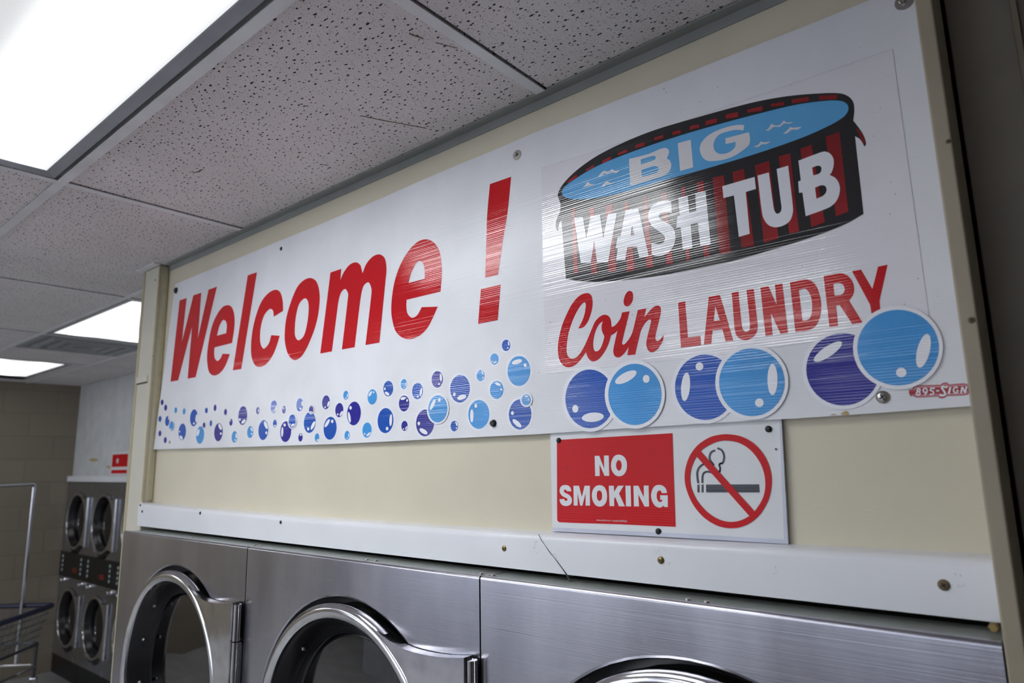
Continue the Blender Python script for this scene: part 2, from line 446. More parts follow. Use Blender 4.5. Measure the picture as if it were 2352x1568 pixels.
# painted board at the right end of the recess
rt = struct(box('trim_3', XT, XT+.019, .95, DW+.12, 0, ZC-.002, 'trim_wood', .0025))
round_screw('screw', 2231, 735, .95, .004, 'stain', rt)
round_screw('screw', 2178, 325, .95, .003, 'stain', rt)

# ------------------------------------------------------------------ suspended ceiling
GX = [2.91, 1.69, .46, -.766, -2.006, -3.225, -4.42, -5.60, -6.82]
GY = [1.755, 1.145, .534, -.076, -.686, -1.296, -1.906, -2.516, -3.126]
FW = .012                              # half width of a tee flange
LIGHTS = {(-2.006, -.076): 'near', (-4.42, 1.145): 'far', (-2.006, -1.906): 'row', (-4.42, -1.906): 'row', (-6.82, -1.906): 'row', (-4.42, -3.126): 'row'}
tiles = MB(); rows = [YB] + GY + [YR]; cols = [XR] + GX[1:] + [XL]
VENT = (-5.02, -4.42, 1.145, 1.755)
L3 = (-6.64, -5.60, 1.05, 1.66)
for i in range(len(rows)-1):
    yt, yb = rows[i], rows[i+1]
    for j in range(len(cols)-1):
        xr, xl = cols[j], cols[j+1]
        if (xl, yb) in LIGHTS: continue
        y1 = yt
        if yb < DW and yt > DW and xr > XP: y1 = DW - .004 if xl >= -2.1 else yt
        if yb > DW and xl > -2.7: continue
        a0, a1, b0, b1 = xl+.005, xr-.006, yb+.004, y1-.004
        if j == len(cols)-2: a0 = xl
        def piece(a0, a1, b0, b1): tiles.box(a0, a1, b0, b1, ZC+.003, ZC+.016, 'acoustic_tile')
        if abs(yb-1.145) < 1e-6 and abs(xl+5.60) < 1e-6: piece(a0, VENT[0]-.003, b0, b1)
        elif abs(yb-1.145) < 1e-6 and xl < -5.7: 
            piece(a0, a1, L3[3]+.004, b1)
            if xl < -6.7: piece(a0, L3[0]-.004, b0, L3[3])
            else: piece(xl, L3[0]-.004, b0, L3[3])
        elif abs(yb-.534) < 1e-6 and xl < -5.7: piece(a0, a1, b0, L3[2]-.004)
        else: piece(a0, a1, b0, b1)
ceil = struct(tiles.build('ceiling', smooth=False))
box('plenum_deck', XL, XR, YR, YB, ZC+.2, ZC+.22, 'dark', parent=ceil)
gm = MB()
for y in GY:
    gm.box(XL, XR if y < DW else XP, y-FW-.0055, y+FW-.0055, ZC-.0015, ZC+.001, 'grid_metal'); gm.box(XL, XR if y < DW else XP, y-.007, y-.005, ZC+.001, ZC+.03, 'grid_metal')
for x in GX[1:]:
    yhi = DW if x > XP else YB
    gm.box(x-2*FW, x, YR, yhi, ZC-.001, ZC+.0014, 'grid_metal'); gm.box(x-FW-.001, x-FW+.001, YR, yhi, ZC+.001, ZC+.03, 'grid_metal')
gm.build('ceiling_grid', parent=ceil, smooth=False)
am = MB()
am.box(XI, XT, DW-.024, DW-.0015, ZC-.0016, ZC+.0014, 'angle_metal'); am.box(XI, XT, DW-.0026, DW-.0006, ZC-.021, ZC+.001, 'angle_metal')
am.box(XP-.02, XI+.004, 1.0, 1.0245, ZC-.001, ZC+.002, 'grid_metal')
am.build('wall_angle', parent=ceil, smooth=False)
# gouges and stuck scraps on the tiles
mb = MB()
for pts, wd in (([(940,80),(956,86),(972,92)], .004), ([(1000,101),(1025,107),(1050,114)], .002), ([(828,268),(870,277),(930,288),(980,297)], .0035), ([(442,398),(455,397),(463,391)], .006), ([(740,380),(755,382)], .004)):
    P = [U(a, b_, 2, .762) for a, b_ in pts]
    for i in range(len(P)-1):
        p, q = P[i], P[i+1]; d = (q-p).normalized(); nn = Vector((-d.y, d.x, 0))*wd/2; z = Vector((0, 0, .0024))
        mb.add([p+nn+z, q+nn*.7+z, q-nn*.7+z, p-nn+z], [(0, 1, 2, 3)], 'stain')
mb.build('gouge', parent=ceil)

def ceiling_light(x0, x1, y0, y1, mat, label, drop=.006):
    cx, cy = (x0+x1)/2, (y0+y1)/2
    t = thing('ceiling_light', label, 'light', (cx, cy, ZC), 'lay-in fluorescent ceiling lights')
    f = MB(); w1 = .008; w2 = .036
    # door frame: bevelled profile running round the lens
    loops = [(w1-.006, .012), (w1, .002), (w1+.004, -.002), (w2-.002, .003), (w2, .004), (w2, .02)]
    vs = []
    for ins, dz in loops:
        vs += [(x0+ins, y0+ins, ZC+dz), (x1-ins, y0+ins, ZC+dz), (x1-ins, y1-ins, ZC+dz), (x0+ins, y1-ins, ZC+dz)]
    fs = [(i*4+j, i*4+(j+1) % 4, (i+1)*4+(j+1) % 4, (i+1)*4+j) for i in range(len(loops)-1) for j in range(4)]
    f.add(vs, fs, 'frame_grey'); f.build('lamp_frame', parent=t, smooth=False)
    l = MB(); l.box(x0+w2-.002, x1-w2+.002, y0+w2-.002, y1-w2+.002, ZC+.005, ZC+.008, mat); l.build('diffuser', parent=t, smooth=False)
    h = MB(); h.box(x0+w2-.0035, x1-w2+.0035, y0+w2-.0035, y1-w2+.0035, ZC+.0085, ZC+.10, 'frame_grey'); h.build('housing', parent=t, smooth=False)
ceiling_light(-2.006+.0, -.766-.024, -.076+.006, .534-.0175, 'lamp_near', 'large bright ceiling light with prismatic lens nearest the camera, in the upper left corner')
ceiling_light(-4.42, -3.225-.024, 1.145+.006, 1.755-.0175, 'lamp_far', 'bright ceiling light partly hidden behind the beige post, beside the square air vent')
ceiling_light(L3[0], L3[1], L3[2], L3[3], 'lamp_far', 'farthest ceiling light, cut by the left edge of the photo near the block wall')
ceiling_light(-2.006, -.79, -1.90, -1.3135, 'lamp_row', 'ceiling light behind the camera, mirrored in the long sign')
ceiling_light(-4.42, -3.249, -1.90, -1.3135, 'lamp_aisle', 'ceiling light of the rear row, farther from the long sign, outside the photo')
ceiling_light(-6.82, -5.624, -1.90, -1.3135, 'lamp_aisle', 'ceiling light of the rear row nearest the block wall, outside the photo')
ceiling_light(-4.42, -3.249, -3.12, -2.5335, 'lamp_aisle', 'added ceiling fill light closest to the shop windows, outside the photo')  # unseen fixture added as fill for the left part of the sign
# square air vent with nested cones
vx0, vx1, vy0, vy1 = VENT; t = thing('air_vent', 'square grey louvred air vent in the ceiling beside the far lights', 'vent', ((vx0+vx1)/2, (vy0+vy1)/2, ZC))
for k, (ins, z0, z1) in enumerate(((.02, -.004, .01), (.085, -.012, .02), (.15, -.012, .02), (.215, -.012, .02))):
    r_ = MB(); ring = [(ins-.012, z1-.004), (ins, z0), (ins+.028, z0+.001), (ins+.05, z1+.012)]; vs = []
    for a, dz in ring: vs += [(vx0+a, vy0+a, ZC+dz), (vx1-a, vy0+a, ZC+dz), (vx1-a, vy1-a, ZC+dz), (vx0+a, vy1-a, ZC+dz)]
    r_.add(vs, [(i*4+j, i*4+(j+1) % 4, (i+1)*4+(j+1) % 4, (i+1)*4+j) for i in range(3) for j in range(4)], 'vent')
    r_.build('vent_frame' if k == 0 else 'louvre', parent=t, smooth=False)
MB().box(vx0+.01, vx1-.01, vy0+.01, vy1-.01, ZC+.06, ZC+.065, 'black').build('vent_duct', parent=t, smooth=False)

# ------------------------------------------------------------------ the long sign
YS = 1.048
root = thing('wall_sign', 'long white sign board with red welcome lettering, a wash tub picture and blue bubbles', 'sign', (-1.3, YS+.004, CZ+.37))
top = [(403,652),(470,624),(560,588),(640,554),(722.6,520),(800,487),(880,453),(960,418),(1049,380),(1140,342),(1230,304),(1340,262),(1440,222),(1548,180),(1650,139),(1750,98),(1850,59),(2000,0)]
bot = [(2231,931.5),(2030,947),(1830,960.5),(1640,971),(1430,984),(1230,997),(1000,1008),(780,1019),(560,1026),(352.4,1032)]
loop = []
for i, (a, b_) in enumerate(top):
    p = U(a, b_, 1, YS); p.z += random.uniform(-.0007, .0007) if i else 0; loop.append(p)
loop.append(Vector((XT-.001, YS, U(2000, 0, 1, YS).z + .002)))
br_ = U(2231, 931.5, 1, YS); br_.x = XT-.001; loop.append(br_)
loop += [U(a, b_, 1, YS) for a, b_ in bot[1:]]
mb = MB(); mb.slab(loop, YS, YS+.004, 'board_white'); mb.build('board', parent=root, smooth=False)
Y1 = YS - .0004
def glyph(name, parent, loops, crop, mat, y, label=None):
    mb = MB(); mb.recalc = False
    mb.poly([outline(l, *crop, y) for l in loops], mat); return mb.build(name, parent=parent, smooth=False, label=label)
C1 = (380, 600, .19133); C2 = (560, 560, .19133); C3 = (860, 390, .26154)
for crop, loops in (
 (C1, ["61,1444* 170,468* 254,440* 197,968* 335,408* 430,375* 388,925* 517,340* 618,303* 362,1390* 266,1408* 318,790* 152,1428*"]),
 (C1, ["800,980* 826,800 828,660 800,555 755,525 690,545 620,635 560,770 520,950 500,1120 503,1230 525,1330 575,1370 640,1350 710,1270 775,1112* 685,1108* 660,1165 622,1195 592,1160 585,1090 590,1032*", "618,892* 650,770 690,705 722,715 736,770 728,862*"]),
 (C1, ["808,1308* 988,168* 1098,130* 910,1292*"]),
 (C1, ["1412,595* 1408,480 1380,375 1330,340 1250,370 1160,470 1090,640 1045,830 1027,1010 1035,1150 1075,1245 1125,1268 1200,1240 1275,1150 1330,1030 1372,893* 1270,885* 1240,985 1180,1048 1145,1000 1135,900 1150,760 1190,640 1255,570 1290,590 1300,665*"]),
 (C2, ["800,408 870,450 908,580 905,760 870,950 800,1150 700,1340 610,1395 540,1340 500,1220 490,1080 510,890 560,710 640,520 720,435", "735,652 770,690 778,800 755,980 715,1110 655,1157 617,1110 612,1000 630,840 670,710"]),
 (C2, ["917,1315* 1040,343* 1170,298* 1158,435* 1200,340 1270,250 1345,220 1395,250 1415,310 1425,352* 1470,240 1550,150 1630,125 1690,170 1713,290 1700,440 1628,1185* 1460,1213* 1530,610 1530,530 1495,460 1440,500 1410,600 1390,740 1330,1240* 1177,1267* 1250,640 1250,590 1217,540 1170,580 1140,670 1122,790 1057,1290*"]),
 (C3, ["580,1068* 592,880 575,730 530,645 465,610 390,625 300,710 220,850 170,1010 148,1190 155,1310 195,1430 280,1485 380,1465 470,1380 555,1200* 415,1205* 375,1275 330,1298 290,1260 280,1190 283,1140*", "300,993* 325,900 375,810 405,800 435,840 443,955*"])):
    glyph('letter', root, loops, crop, 'vinyl_red', Y1)
mb = MB(); mb.recalc = False
mb.poly([outline("1014,125* 1200,60* 1170,360 1130,600* 1085,920* 973,946* 985,530* 990,390", *C3, Y1)], 'vinyl_red')
mb.poly([outline("935,1045* 1108,1005* 1083,1318* 910,1352*", *C3, Y1)], 'vinyl_red')
mb.build('exclamation_mark', parent=root, smooth=False)

# printed film with the tub picture and the shop lettering
film = MB(); film.recalc = False
film.poly([[U(*p, 1, YS-.0003) for p in ((1243,386),(1400,336),(1600,268),(1800,199),(2050,112),(2092,420),(2137,748),(1990,770),(1700,808),(1480,834),(1254,858),(1247,600))]], 'film_white')
film = film.build('logo_film', parent=root, smooth=False)
fe = MB()
for a, b_ in (((1243,386),(1400,336)),((1400,336),(1600,268)),((1600,268),(1800,199)),((1800,199),(2050,112)),((2050,112),(2092,420)),((2092,420),(2137,748)),((1254,858),(1480,834)),((1480,834),(1700,808)),((1700,808),(1900,781))):
    crackline(fe, [a, b_], [.0004, .0004], YS-.0005, 'galv')
fe.build('film_edge', parent=film, smooth=False)
T = (1230, 180, .34014); T1 = (1260, 200, .17857); T2 = (1620, 190, .17857); T3 = (1260, 400, .17007); T4 = (1620, 300, .20408)
Y2 = YS - .0006
glyph('tub', film, ["150,790 165,745 205,690 290,610 420,520 600,430 800,350 1050,275 1300,205 1500,155 1700,120 1900,102 2050,100 2110,120 2145,160 2152,220 2145,285* 2180,330 2215,385 2232,440 2222,460* 2190,410 2157,390* 2215,915* 2100,980 1900,1060 1600,1155 1300,1240 1000,1305 700,1350 450,1372 300,1368 205,1352* 175,955* 160,975 150,1030* 137,1010 140,960 165,900 168,850 160,820"], T, 'tub_black', Y2)
mb = MB(); mb.recalc = False
def quad(crop, pts): 
    mb.poly([[U(crop[0] + a*crop[2], crop[1] + b_*crop[2], 1, YS-.0008) for a, b_ in pts]], 'tub_red')
for q in (((240,1215),(365,1115),(370,1160),(245,1240)),((478,1060),(580,998),(588,1030),(475,1085)),((690,945),(800,892),(805,930),(695,985)),((888,850),(1010,795),(1015,835),(890,880)),((1118,745),(1240,705),(1235,755),(1115,790)),((1360,648),(1475,612),(1478,655),(1355,690)),((1590,575),(1700,550),(1700,590),(1590,620)),((1815,505),(1935,475),(1940,520),(1815,550)),((2020,435),(2165,400),(2165,455),(2015,490))): quad(T1, q)
for q in (((260,410),(420,375),(425,440),(262,465)),((540,345),(735,300),(735,360),(540,385)),((840,275),(1010,245),(1010,290),(845,305)),((1110,215),(1330,180),(1330,235),(1115,265)),((1465,165),(1700,155),(1690,210),(1465,220)),((1930,570),(2010,650),(2060,760),(2040,790))): quad(T2, q)
for q in (((80,530),(210,500),(285,1370),(160,1390)),((305,465),(435,430),(550,1295),(410,1320)),((558,390),(718,340),(825,1210),(660,1260)),((825,290),(955,255),(1055,1130),(945,1160)),((1068,205),(1195,158),(1345,1030),(1195,1085)),((1355,70),(1510,10),(1610,910),(1470,965))): quad(T4, q)
for q in (((2000,110),(2090,90),(2175,1100),(2100,1125)),((1790,175),(1840,160),(1910,1160),(1860,1170)),((1510,235),(1590,230),(1680,1205),(1590,1225)),((1275,310),(1330,290),(1415,1245),(1320,1265)),((1020,385),(1075,370),(1165,1290),(1060,1310)),((770,420),(860,400),(915,1300),(810,1325)),((545,470),(615,440),(660,1335),(580,1350)),((310,460),(350,450),(400,1330),(340,1340))): quad(T3, q)
mb.build('stave_stripe', parent=film, smooth=False)
glyph('water', film, ["178,775 190,740 250,690 400,600 600,515 900,410 1200,320 1500,240 1750,180 1950,152 2060,152 2105,175 2112,215 2080,260 1980,320 1800,400 1500,505 1200,595 900,680 600,765 400,808 260,815 195,800"], T, 'tub_water', YS-.0009)
mb = MB(); mb.recalc = False
for crop, l in ((T1, "635,1150* 690,1090 715,1075* 765,1085 820,1052* 850,1075 910,1072* 870,1105 810,1090 760,1115 715,1110 680,1145"), (T1, "430,1300* 480,1250 505,1215* 540,1245 600,1245* 550,1265 490,1275"), (T1, "672,1280* 725,1230 750,1205* 785,1225 840,1235* 790,1250 750,1248 715,1278"),
 (T2, "765,615* 810,590 850,525* 880,545 950,545 1010,485* 1050,510 1130,503* 1085,525 1010,525 960,565 880,568 820,612"), (T2, "1000,655* 1050,615 1090,570* 1140,578 1240,565* 1190,600 1110,605 1050,650"), (T2, "615,825* 680,795 715,755* 760,765 845,752* 790,785 725,793 680,825")):
    mb = MB(); mb.recalc = False; mb.poly([outline(l, *crop, YS-.0011)], 'big_letter'); mb.build('wavelet', parent=film, smooth=False)
for crop, loops in ((T1, ["1035,925* 1280,860 1450,790 1510,783 1545,810 1548,850 1520,915* 1560,945 1578,1000 1560,1070 1510,1120 1400,1165 1050,1268*", "1185,930* 1320,888 1365,885 1380,905 1365,930 1320,950 1188,995*", "1195,1060* 1340,1015 1395,1020 1418,1050 1400,1090 1350,1115 1198,1155*"]),
 (T1, ["1662,722* 1828,675* 1860,1030* 1692,1078*"]),
 (T2, ["500,545* 430,540 330,555 200,595 80,650 0,710 -60,790 -70,870 -40,950 20,1000 120,1005 250,985 370,940 480,870 560,800 575,730 562,635* 258,715* 262,788* 390,760* 385,820 330,880 250,912 170,910 120,870 105,800 130,720 190,660 290,625 400,605 490,612*"])):
    glyph('letter', film, loops, crop, 'big_letter', YS-.0011)
for crop, loops in ((T3, ["345,590* 465,575* 510,865* 565,565* 695,548* 740,862* 800,535* 922,522* 803,1187* 655,1192* 617,890* 570,1195* 436,1200*"]),
 (T3, ["1040,485* 1215,462* 1352,1108* 1228,1128* 1190,975* 1065,985* 1035,1158* 912,1168* 935,1000* 903,1003* 935,848* 972,842*", "1130,690* 1158,822* 1105,825*"]),
 (T3, ["1655,358* 1668,525* 1600,515 1530,520 1490,555 1505,600 1560,635 1650,690 1700,760 1715,850 1695,950 1640,1040 1560,1090 1480,1108 1420,1095 1392,1080* 1388,930* 1430,935 1500,940 1555,915 1572,870 1555,820 1490,770 1410,710 1360,640 1345,560 1365,480 1420,410 1510,365 1590,355"]),
 (T3, ["1750,320* 1880,292* 1902,520* 1995,495* 1982,262* 2120,228* 2190,950* 2050,972* 2015,660* 1920,680* 1945,998* 1812,1020* 1785,715* 1725,722* 1740,565* 1772,555*"]),
 (T4, ["192,625* 555,520* 570,655* 455,690* 500,1160* 378,1195* 322,728* 205,758*"]),
 (T4, ["588,505* 715,470* 768,860 785,915 810,935 845,915 858,870 850,800 803,432* 932,393* 985,850 985,920 960,1000 910,1050 840,1080 770,1085 710,1060 665,1005 640,930"]),
 (T4, ["1048,338* 1280,250 1345,235 1400,255 1440,310 1445,380 1425,460 1400,498* 1460,530 1500,585 1515,660 1500,740 1460,810 1390,865 1130,962* 1093,695* 1055,700* 1045,572* 1075,560*", "1202,415* 1260,395 1295,400 1308,430 1295,470 1265,490 1215,503*", "1235,640* 1300,615 1345,620 1365,655 1355,700 1320,735 1250,765*"])):
    glyph('letter', film, loops, crop, 'tub_letter', YS-.0011)
K = (1270, 640, .13393); LD = (1540, 600, .13393); LE = (1780, 590, .13393)
mb = MB(); mb.recalc = False
mb.poly([outline("435,852* 500,725 540,610 562,480 560,420 540,403 500,430 440,510 370,640 310,790 265,950 240,1110 235,1240 250,1310 290,1358 350,1370 420,1330 490,1240 560,1110 620,970 670,850 720,740 790,660 870,617 930,625 975,665 995,720 1003,800 1008,828* 1050,810 1110,750 1160,670 1185,578* 1315,556* 1188,1080 1190,1120 1212,1130 1260,1090 1330,990 1370,890 1455,535* 1600,506* 1565,662* 1640,570 1720,490 1790,458 1835,475 1852,530 1845,610 1760,970 1757,1030 1790,1068 1840,1040 1893,960* 1890,1040 1850,1130 1780,1220 1700,1260 1650,1245 1610,1180 1600,1100 1620,990 1680,740 1680,710 1660,697 1610,730 1550,810 1510,890 1490,960 1410,1298* 1275,1312* 1300,1168* 1230,1270 1160,1335 1110,1350 1060,1325 1035,1260 1040,1190 1105,890* 1060,935 995,970* 975,1050 930,1170 860,1290 780,1380 690,1417 630,1390 590,1330 565,1255* 510,1340 430,1440 330,1505 245,1515 170,1480 115,1400 88,1290 85,1150 110,980 160,790 230,620 310,460 400,340 490,270 590,245 640,265 670,320 680,420 665,540 630,660 590,750 530,825 480,845", *K, Y2), outline("857,727* 835,800 840,890 882,990* 860,1080 820,1180 775,1235 735,1245 705,1220 690,1150 695,1050 720,930 760,830 810,760", *K, Y2)], 'vinyl_red')
mb.poly([outline("1320,207 1362,235 1375,300 1360,390 1310,460 1260,473 1222,445 1212,380 1235,290 1275,225", *K, Y2)], 'vinyl_red')
mb.build('script_word', parent=film, smooth=False)
for crop, loops in ((LD, ["130,710* 250,685* 298,1305* 512,1278* 525,1435* 180,1478*"]), (LD, ["655,608* 835,577* 852,590* 1078,1360* 945,1372* 890,1165* 722,1185* 698,1410* 572,1427*", "767,765* 845,1010* 740,1025*"]),
 (LD, ["1048,540* 1165,515* 1210,1000 1218,1060 1240,1165 1300,1207 1350,1180 1362,1100 1355,1000 1302,490* 1425,470* 1485,1000 1495,1130 1470,1230 1400,1310 1300,1350 1200,1330 1135,1275 1105,1190 1095,1100"]),
 (LD, ["1540,450* 1680,427* 1820,740* 1790,400* 1918,378* 2015,1225* 1888,1245* 1722,885* 1752,1262* 1630,1283*"]),
 (LE, ["255,435* 500,382 570,388 650,430 720,520 770,660 793,800 785,960 750,1090 690,1190 590,1250 350,1285*", "410,570* 500,545 545,560 590,620 625,720 637,860 625,970 595,1050 545,1085 470,1092*"]),
 (LE, ["832,325* 1100,278 1190,290 1270,340 1335,430 1357,540 1345,630 1275,752* 1503,1120* 1325,1148* 1110,825* 1050,830* 1083,1183* 935,1200*", "1000,460* 1090,447 1160,470 1195,540 1185,600 1140,645 1022,665*"]),
 (LE, ["1320,242* 1475,215* 1670,545* 1768,165* 1932,130* 1795,740* 1805,930* 1820,1000* 1660,1010* 1632,820*"])):
    glyph('letter', film, loops, crop, 'vinyl_red', Y2)

# bubble stickers: white border, coloured disc, highlights
N_, B_, L_ = 'bubble_navy', 'bubble_blue', 'bubble_light'
def bubble(crop, cx, cy, rx, ry, tilt, mat, hl, lvl=0, grow=2.4):
    y = YS - .0004 - lvl*.0012; g = grow/crop[2]; mb = MB(); mb.recalc = False
    mb.poly([ell(cx, cy, rx + g + rx*.05, ry + g + ry*.05, tilt, *crop, y)], 'vinyl_border')
    mb.poly([ell(cx, cy, rx, ry, tilt, *crop, y-.0003)], mat)
    for h in hl: mb.poly([ell(h[0], h[1], h[2], h[3], h[4] if len(h) > 4 else 0, *crop, y-.0006, 28)], 'vinyl_border')
    mb.build('bubble', parent=root, smooth=False)
Q1 = (350, 880, .1148)
for d in ((195,380,28,55,N_,[]),(265,488,28,60,N_,[]),(152,712,30,58,B_,[]),(150,1002,28,58,N_,[]),(258,1135,28,60,N_,[]),(298,755,42,100,B_,[(328,690,13,40,8)]),(382,855,45,95,L_,[(362,925,22,20)],1),(468,537,28,58,L_,[]),(635,562,28,62,L_,[]),(830,690,76,170,B_,[(885,700,24,82,6),(832,803,18,21)]),(598,970,74,167,B_,[(575,1085,27,45,-30),(545,965,14,18)]),(955,1035,80,175,L_,[(912,985,27,72,15)]),(1032,840,27,57,N_,[(1022,893,15,14)],1),(1170,800,25,62,B_,[]),(1080,545,29,58,B_,[(1070,600,12,10)]),(1253,490,27,65,N_,[]),(1462,580,30,68,N_,[(1455,632,12,12)]),(1572,780,32,70,N_,[(1560,745,10,16)]),(1322,978,85,182,N_,[(1355,870,27,65,-22),(1370,1005,18,25)]),(1808,643,88,190,N_,[(1822,765,28,52,42),(1750,725,20,26)]),(2108,545,34,74,N_,[(2124,545,11,28)]),(1643,1070,57,115,L_,[(1680,1050,18,50),(1655,1135,15,18)]),(1957,975,60,122,L_,[(1985,920,17,45,-20),(1985,1010,14,18)]),(2220,935,98,200,B_,[(2270,835,30,82,-20),(2280,990,20,30)])):
    bubble(Q1, d[0], d[1], d[2], d[3], 4, d[4], d[5], d[6] if len(d) > 6 else 0, grow=1.0)
Q2 = (600, 870, .1148)
for d in ((252,555,64,128,B_,[(292,595,20,62,20),(240,650,15,18)]),(455,613,38,78,N_,[(440,585,10,20)]),(272,890,37,77,B_,[(270,935,22,16)]),(490,1052,110,210,N_,[(420,1060,22,98,3),(468,920,22,32)]),(618,840,70,132,B_,[(630,922,22,42,58),(575,905,12,20)],1),(770,515,68,132,B_,[(822,495,18,52),(785,597,18,22)]),(998,610,42,78,N_,[(992,662,24,18)],1),(970,868,118,212,B_,[(1035,930,28,92,25),(940,1000,22,32)]),(785,1170,43,82,N_,[(790,1120,20,18)]),(1115,1172,45,86,L_,[(1125,1222,28,15,-30)]),(1295,467,78,140,N_,[(1345,500,20,60,18),(1280,565,15,22)]),(1378,985,130,230,B_,[(1320,885,28,92,30),(1420,848,24,34)]),(1693,325,51,90,L_,[(1725,330,11,40,12),(1690,383,12,14)]),(1562,623,81,143,N_,[(1602,690,22,58,32),(1530,708,15,22)]),(1855,690,138,238,N_,[(1762,765,25,108,-9),(1787,577,24,36)]),(1718,1128,53,91,L_,[(1750,1125,10,42,4),(1718,1188,12,14)]),(2117,1022,93,152,L_,[(2148,1107,22,55,48),(2070,1100,14,22)]),(2222,360,94,154,L_,[(2182,295,22,60,30),(2250,265,14,22)])):
    bubble(Q2, d[0], d[1], d[2], d[3], 4, d[4], d[5], d[6] if len(d) > 6 else 0, grow=1.8)
Q3 = (820, 830, .12118)
for d in ((592,513,94,148,B_,[(570,607,50,27,38),(528,517,17,24)]),(540,1118,150,238,B_,[(640,1110,26,113,3),(570,1270,24,34)]),(888,425,60,95,L_,[(928,430,11,46,5),(893,488,10,13)]),(892,793,99,152,N_,[(875,698,50,26,-16),(950,737,16,23)]),(1147,558,103,155,B_,[(1213,570,21,73,9),(1152,662,16,21)]),(900,1218,60,95,N_,[(932,1257,13,40,32),(880,1278,11,14)]),(1522,337,108,157,N_,[(1590,305,19,74,-4),(1557,425,16,22)]),(1290,1163,171,254,N_,[(1260,1322,86,40,33),(1172,1172,25,35)]),(1532,897,180,258,L_,[(1433,817,30,112,26),(1560,728,26,34)],1),(1843,1220,70,102,B_,[(1885,1180,14,46,-22),(1883,1258,11,14)]),(1952,515,187,262,B_,[(1985,678,89,43,-17),(1845,622,25,35)])):
    bubble(Q3, d[0], d[1], d[2], d[3], 3, d[4], d[5], d[6] if len(d) > 6 else 0)
Q4 = (1020, 760, .15947)
for d in ((893,206,60,82,B_,[(930,180,11,35,-8),(918,243,9,12)]),(725,403,60,80,L_,[(735,450,28,12,-22),(690,440,9,11)]),(526,642,57,80,L_,[(553,600,11,34,-22),(560,668,8,12)]),(500,1200,152,208,L_,[(400,1220,24,94,0),(457,1077,20,28)]),(758,847,98,130,L_,[(775,763,44,20,26),(823,840,13,17)]),(1078,575,164,217,L_,[(1050,443,75,33,-17),(1168,492,21,28)]),(1095,1200,162,218,B_,[(1050,1328,82,32,42),(984,1182,21,28)]),(1183,990,66,80,L_,[(1185,940,27,12,10),(1218,988,10,14)],1)):
    bubble(Q4, d[0], d[1], d[2], d[3], 2, d[4], d[5], d[6] if len(d) > 6 else 0, grow=3.0)
Q5 = (1230, 580, .27422); Q6 = (1750, 580, .27422)
for q, d in ((Q5,(455,1224,205,246,B_,[(333,1307,25,32),(480,1378,92,39,-5)])),(Q5,(832,1187,223,257,L_,[(757,1043,100,38,-28),(927,1057,28,33)],1)),(Q5,(1420,1127,252,274,B_,[(1257,1123,37,120,5),(1373,953,32,34)])),(Q5,(1812,1085,275,284,L_,[(1985,1062,42,131,0),(1875,1257,36,36)],1)),(Q6,(680,977,309,303,N_,[(553,828,140,43,-34),(1167,1003,1,1)])),(Q6,(1140,795,342,317,L_,[(1353,822,53,145,14),(1167,1003,43,40)],1))):
    bubble(q, d[0], d[1], d[2], d[3], 0, d[4], d[5], (d[6] if len(d) > 6 else 0) + .6, grow=5.0)

# small maker's badge in the lower right corner
BF = (2080, 870, .06803); badge = None
bo = "205,420 235,310 330,238 450,215 1180,200* 1260,135 1350,115 1420,140 1460,188* 1950,150 2060,168 2130,230 2160,320 2165,400 2140,480 2090,525 2000,548 1400,575* 1340,620 1240,655 1150,640 1090,590* 400,625 290,590 225,510"
mb = MB(); mb.recalc = False
o1 = outline(bo, *BF, YS-.0004); c_ = sum(o1, Vector())/len(o1)
def inset(loop, d):
    n = len(loop); out = []
    for i in range(n):
        a, b_, c = loop[i-1], loop[i], loop[(i+1) % n]; t = (c - a).normalized(); nn = Vector((-t.z, 0, t.x))
        if nn.dot(c_ - b_) < 0 and abs(b_.z - c_.z) > .004: nn = -nn
        out.append(b_ + nn*d)
    return out
sgn = 1
mb.poly([o1], 'badge_red'); mb.poly([inset(o1, .0014)], 'badge_pink', YS-.0006); mb.poly([inset(o1, .0032)], 'badge_red', YS-.0008)
badge = mb.build('badge', parent=root, smooth=False)
mb = MB(); mb.recalc = False
def arc(cx, cy, rx, ry, a0, a1, n=10, sk=0): return [(cx + rx*cos(radians(a0 + (a1-a0)*i/n)) - sk*ry*sin(radians(a0 + (a1-a0)*i/n)), cy + ry*sin(radians(a0 + (a1-a0)*i/n))) for i in range(n+1)]
for st, wd in ((arc(440, 372, 55, 45, 0, 360), 42), (arc(428, 487, 65, 52, 0, 360), 42), (arc(662, 385, 72, 70, 0, 360), 44), ([(735,400),(715,460),(640,540)], 46), ([(985,312),(850,318),(825,400)], 46), (arc(862, 462, 88, 62, -100, 120), 46), ([(1030,402),(1140,396)], 44), ([(1420,272),(1240,262),(1225,310),(1320,440),(1340,500),(1310,545),(1230,552),(1140,528)], 62), ([(1515,275),(1452,495)], 66), (arc(1700, 375, 82, 100, -40, -320, 12), 46), ([(1705,392),(1775,392),(1765,450)], 42), ([(1872,480),(1915,258)], 58), ([(1915,262),(2005,462)], 52), ([(2005,468),(2062,250)], 58)):
    ribbon(mb, st, wd, *BF, YS-.0011, 'vinyl_border')
mb.build('badge_lettering', parent=badge, smooth=False)
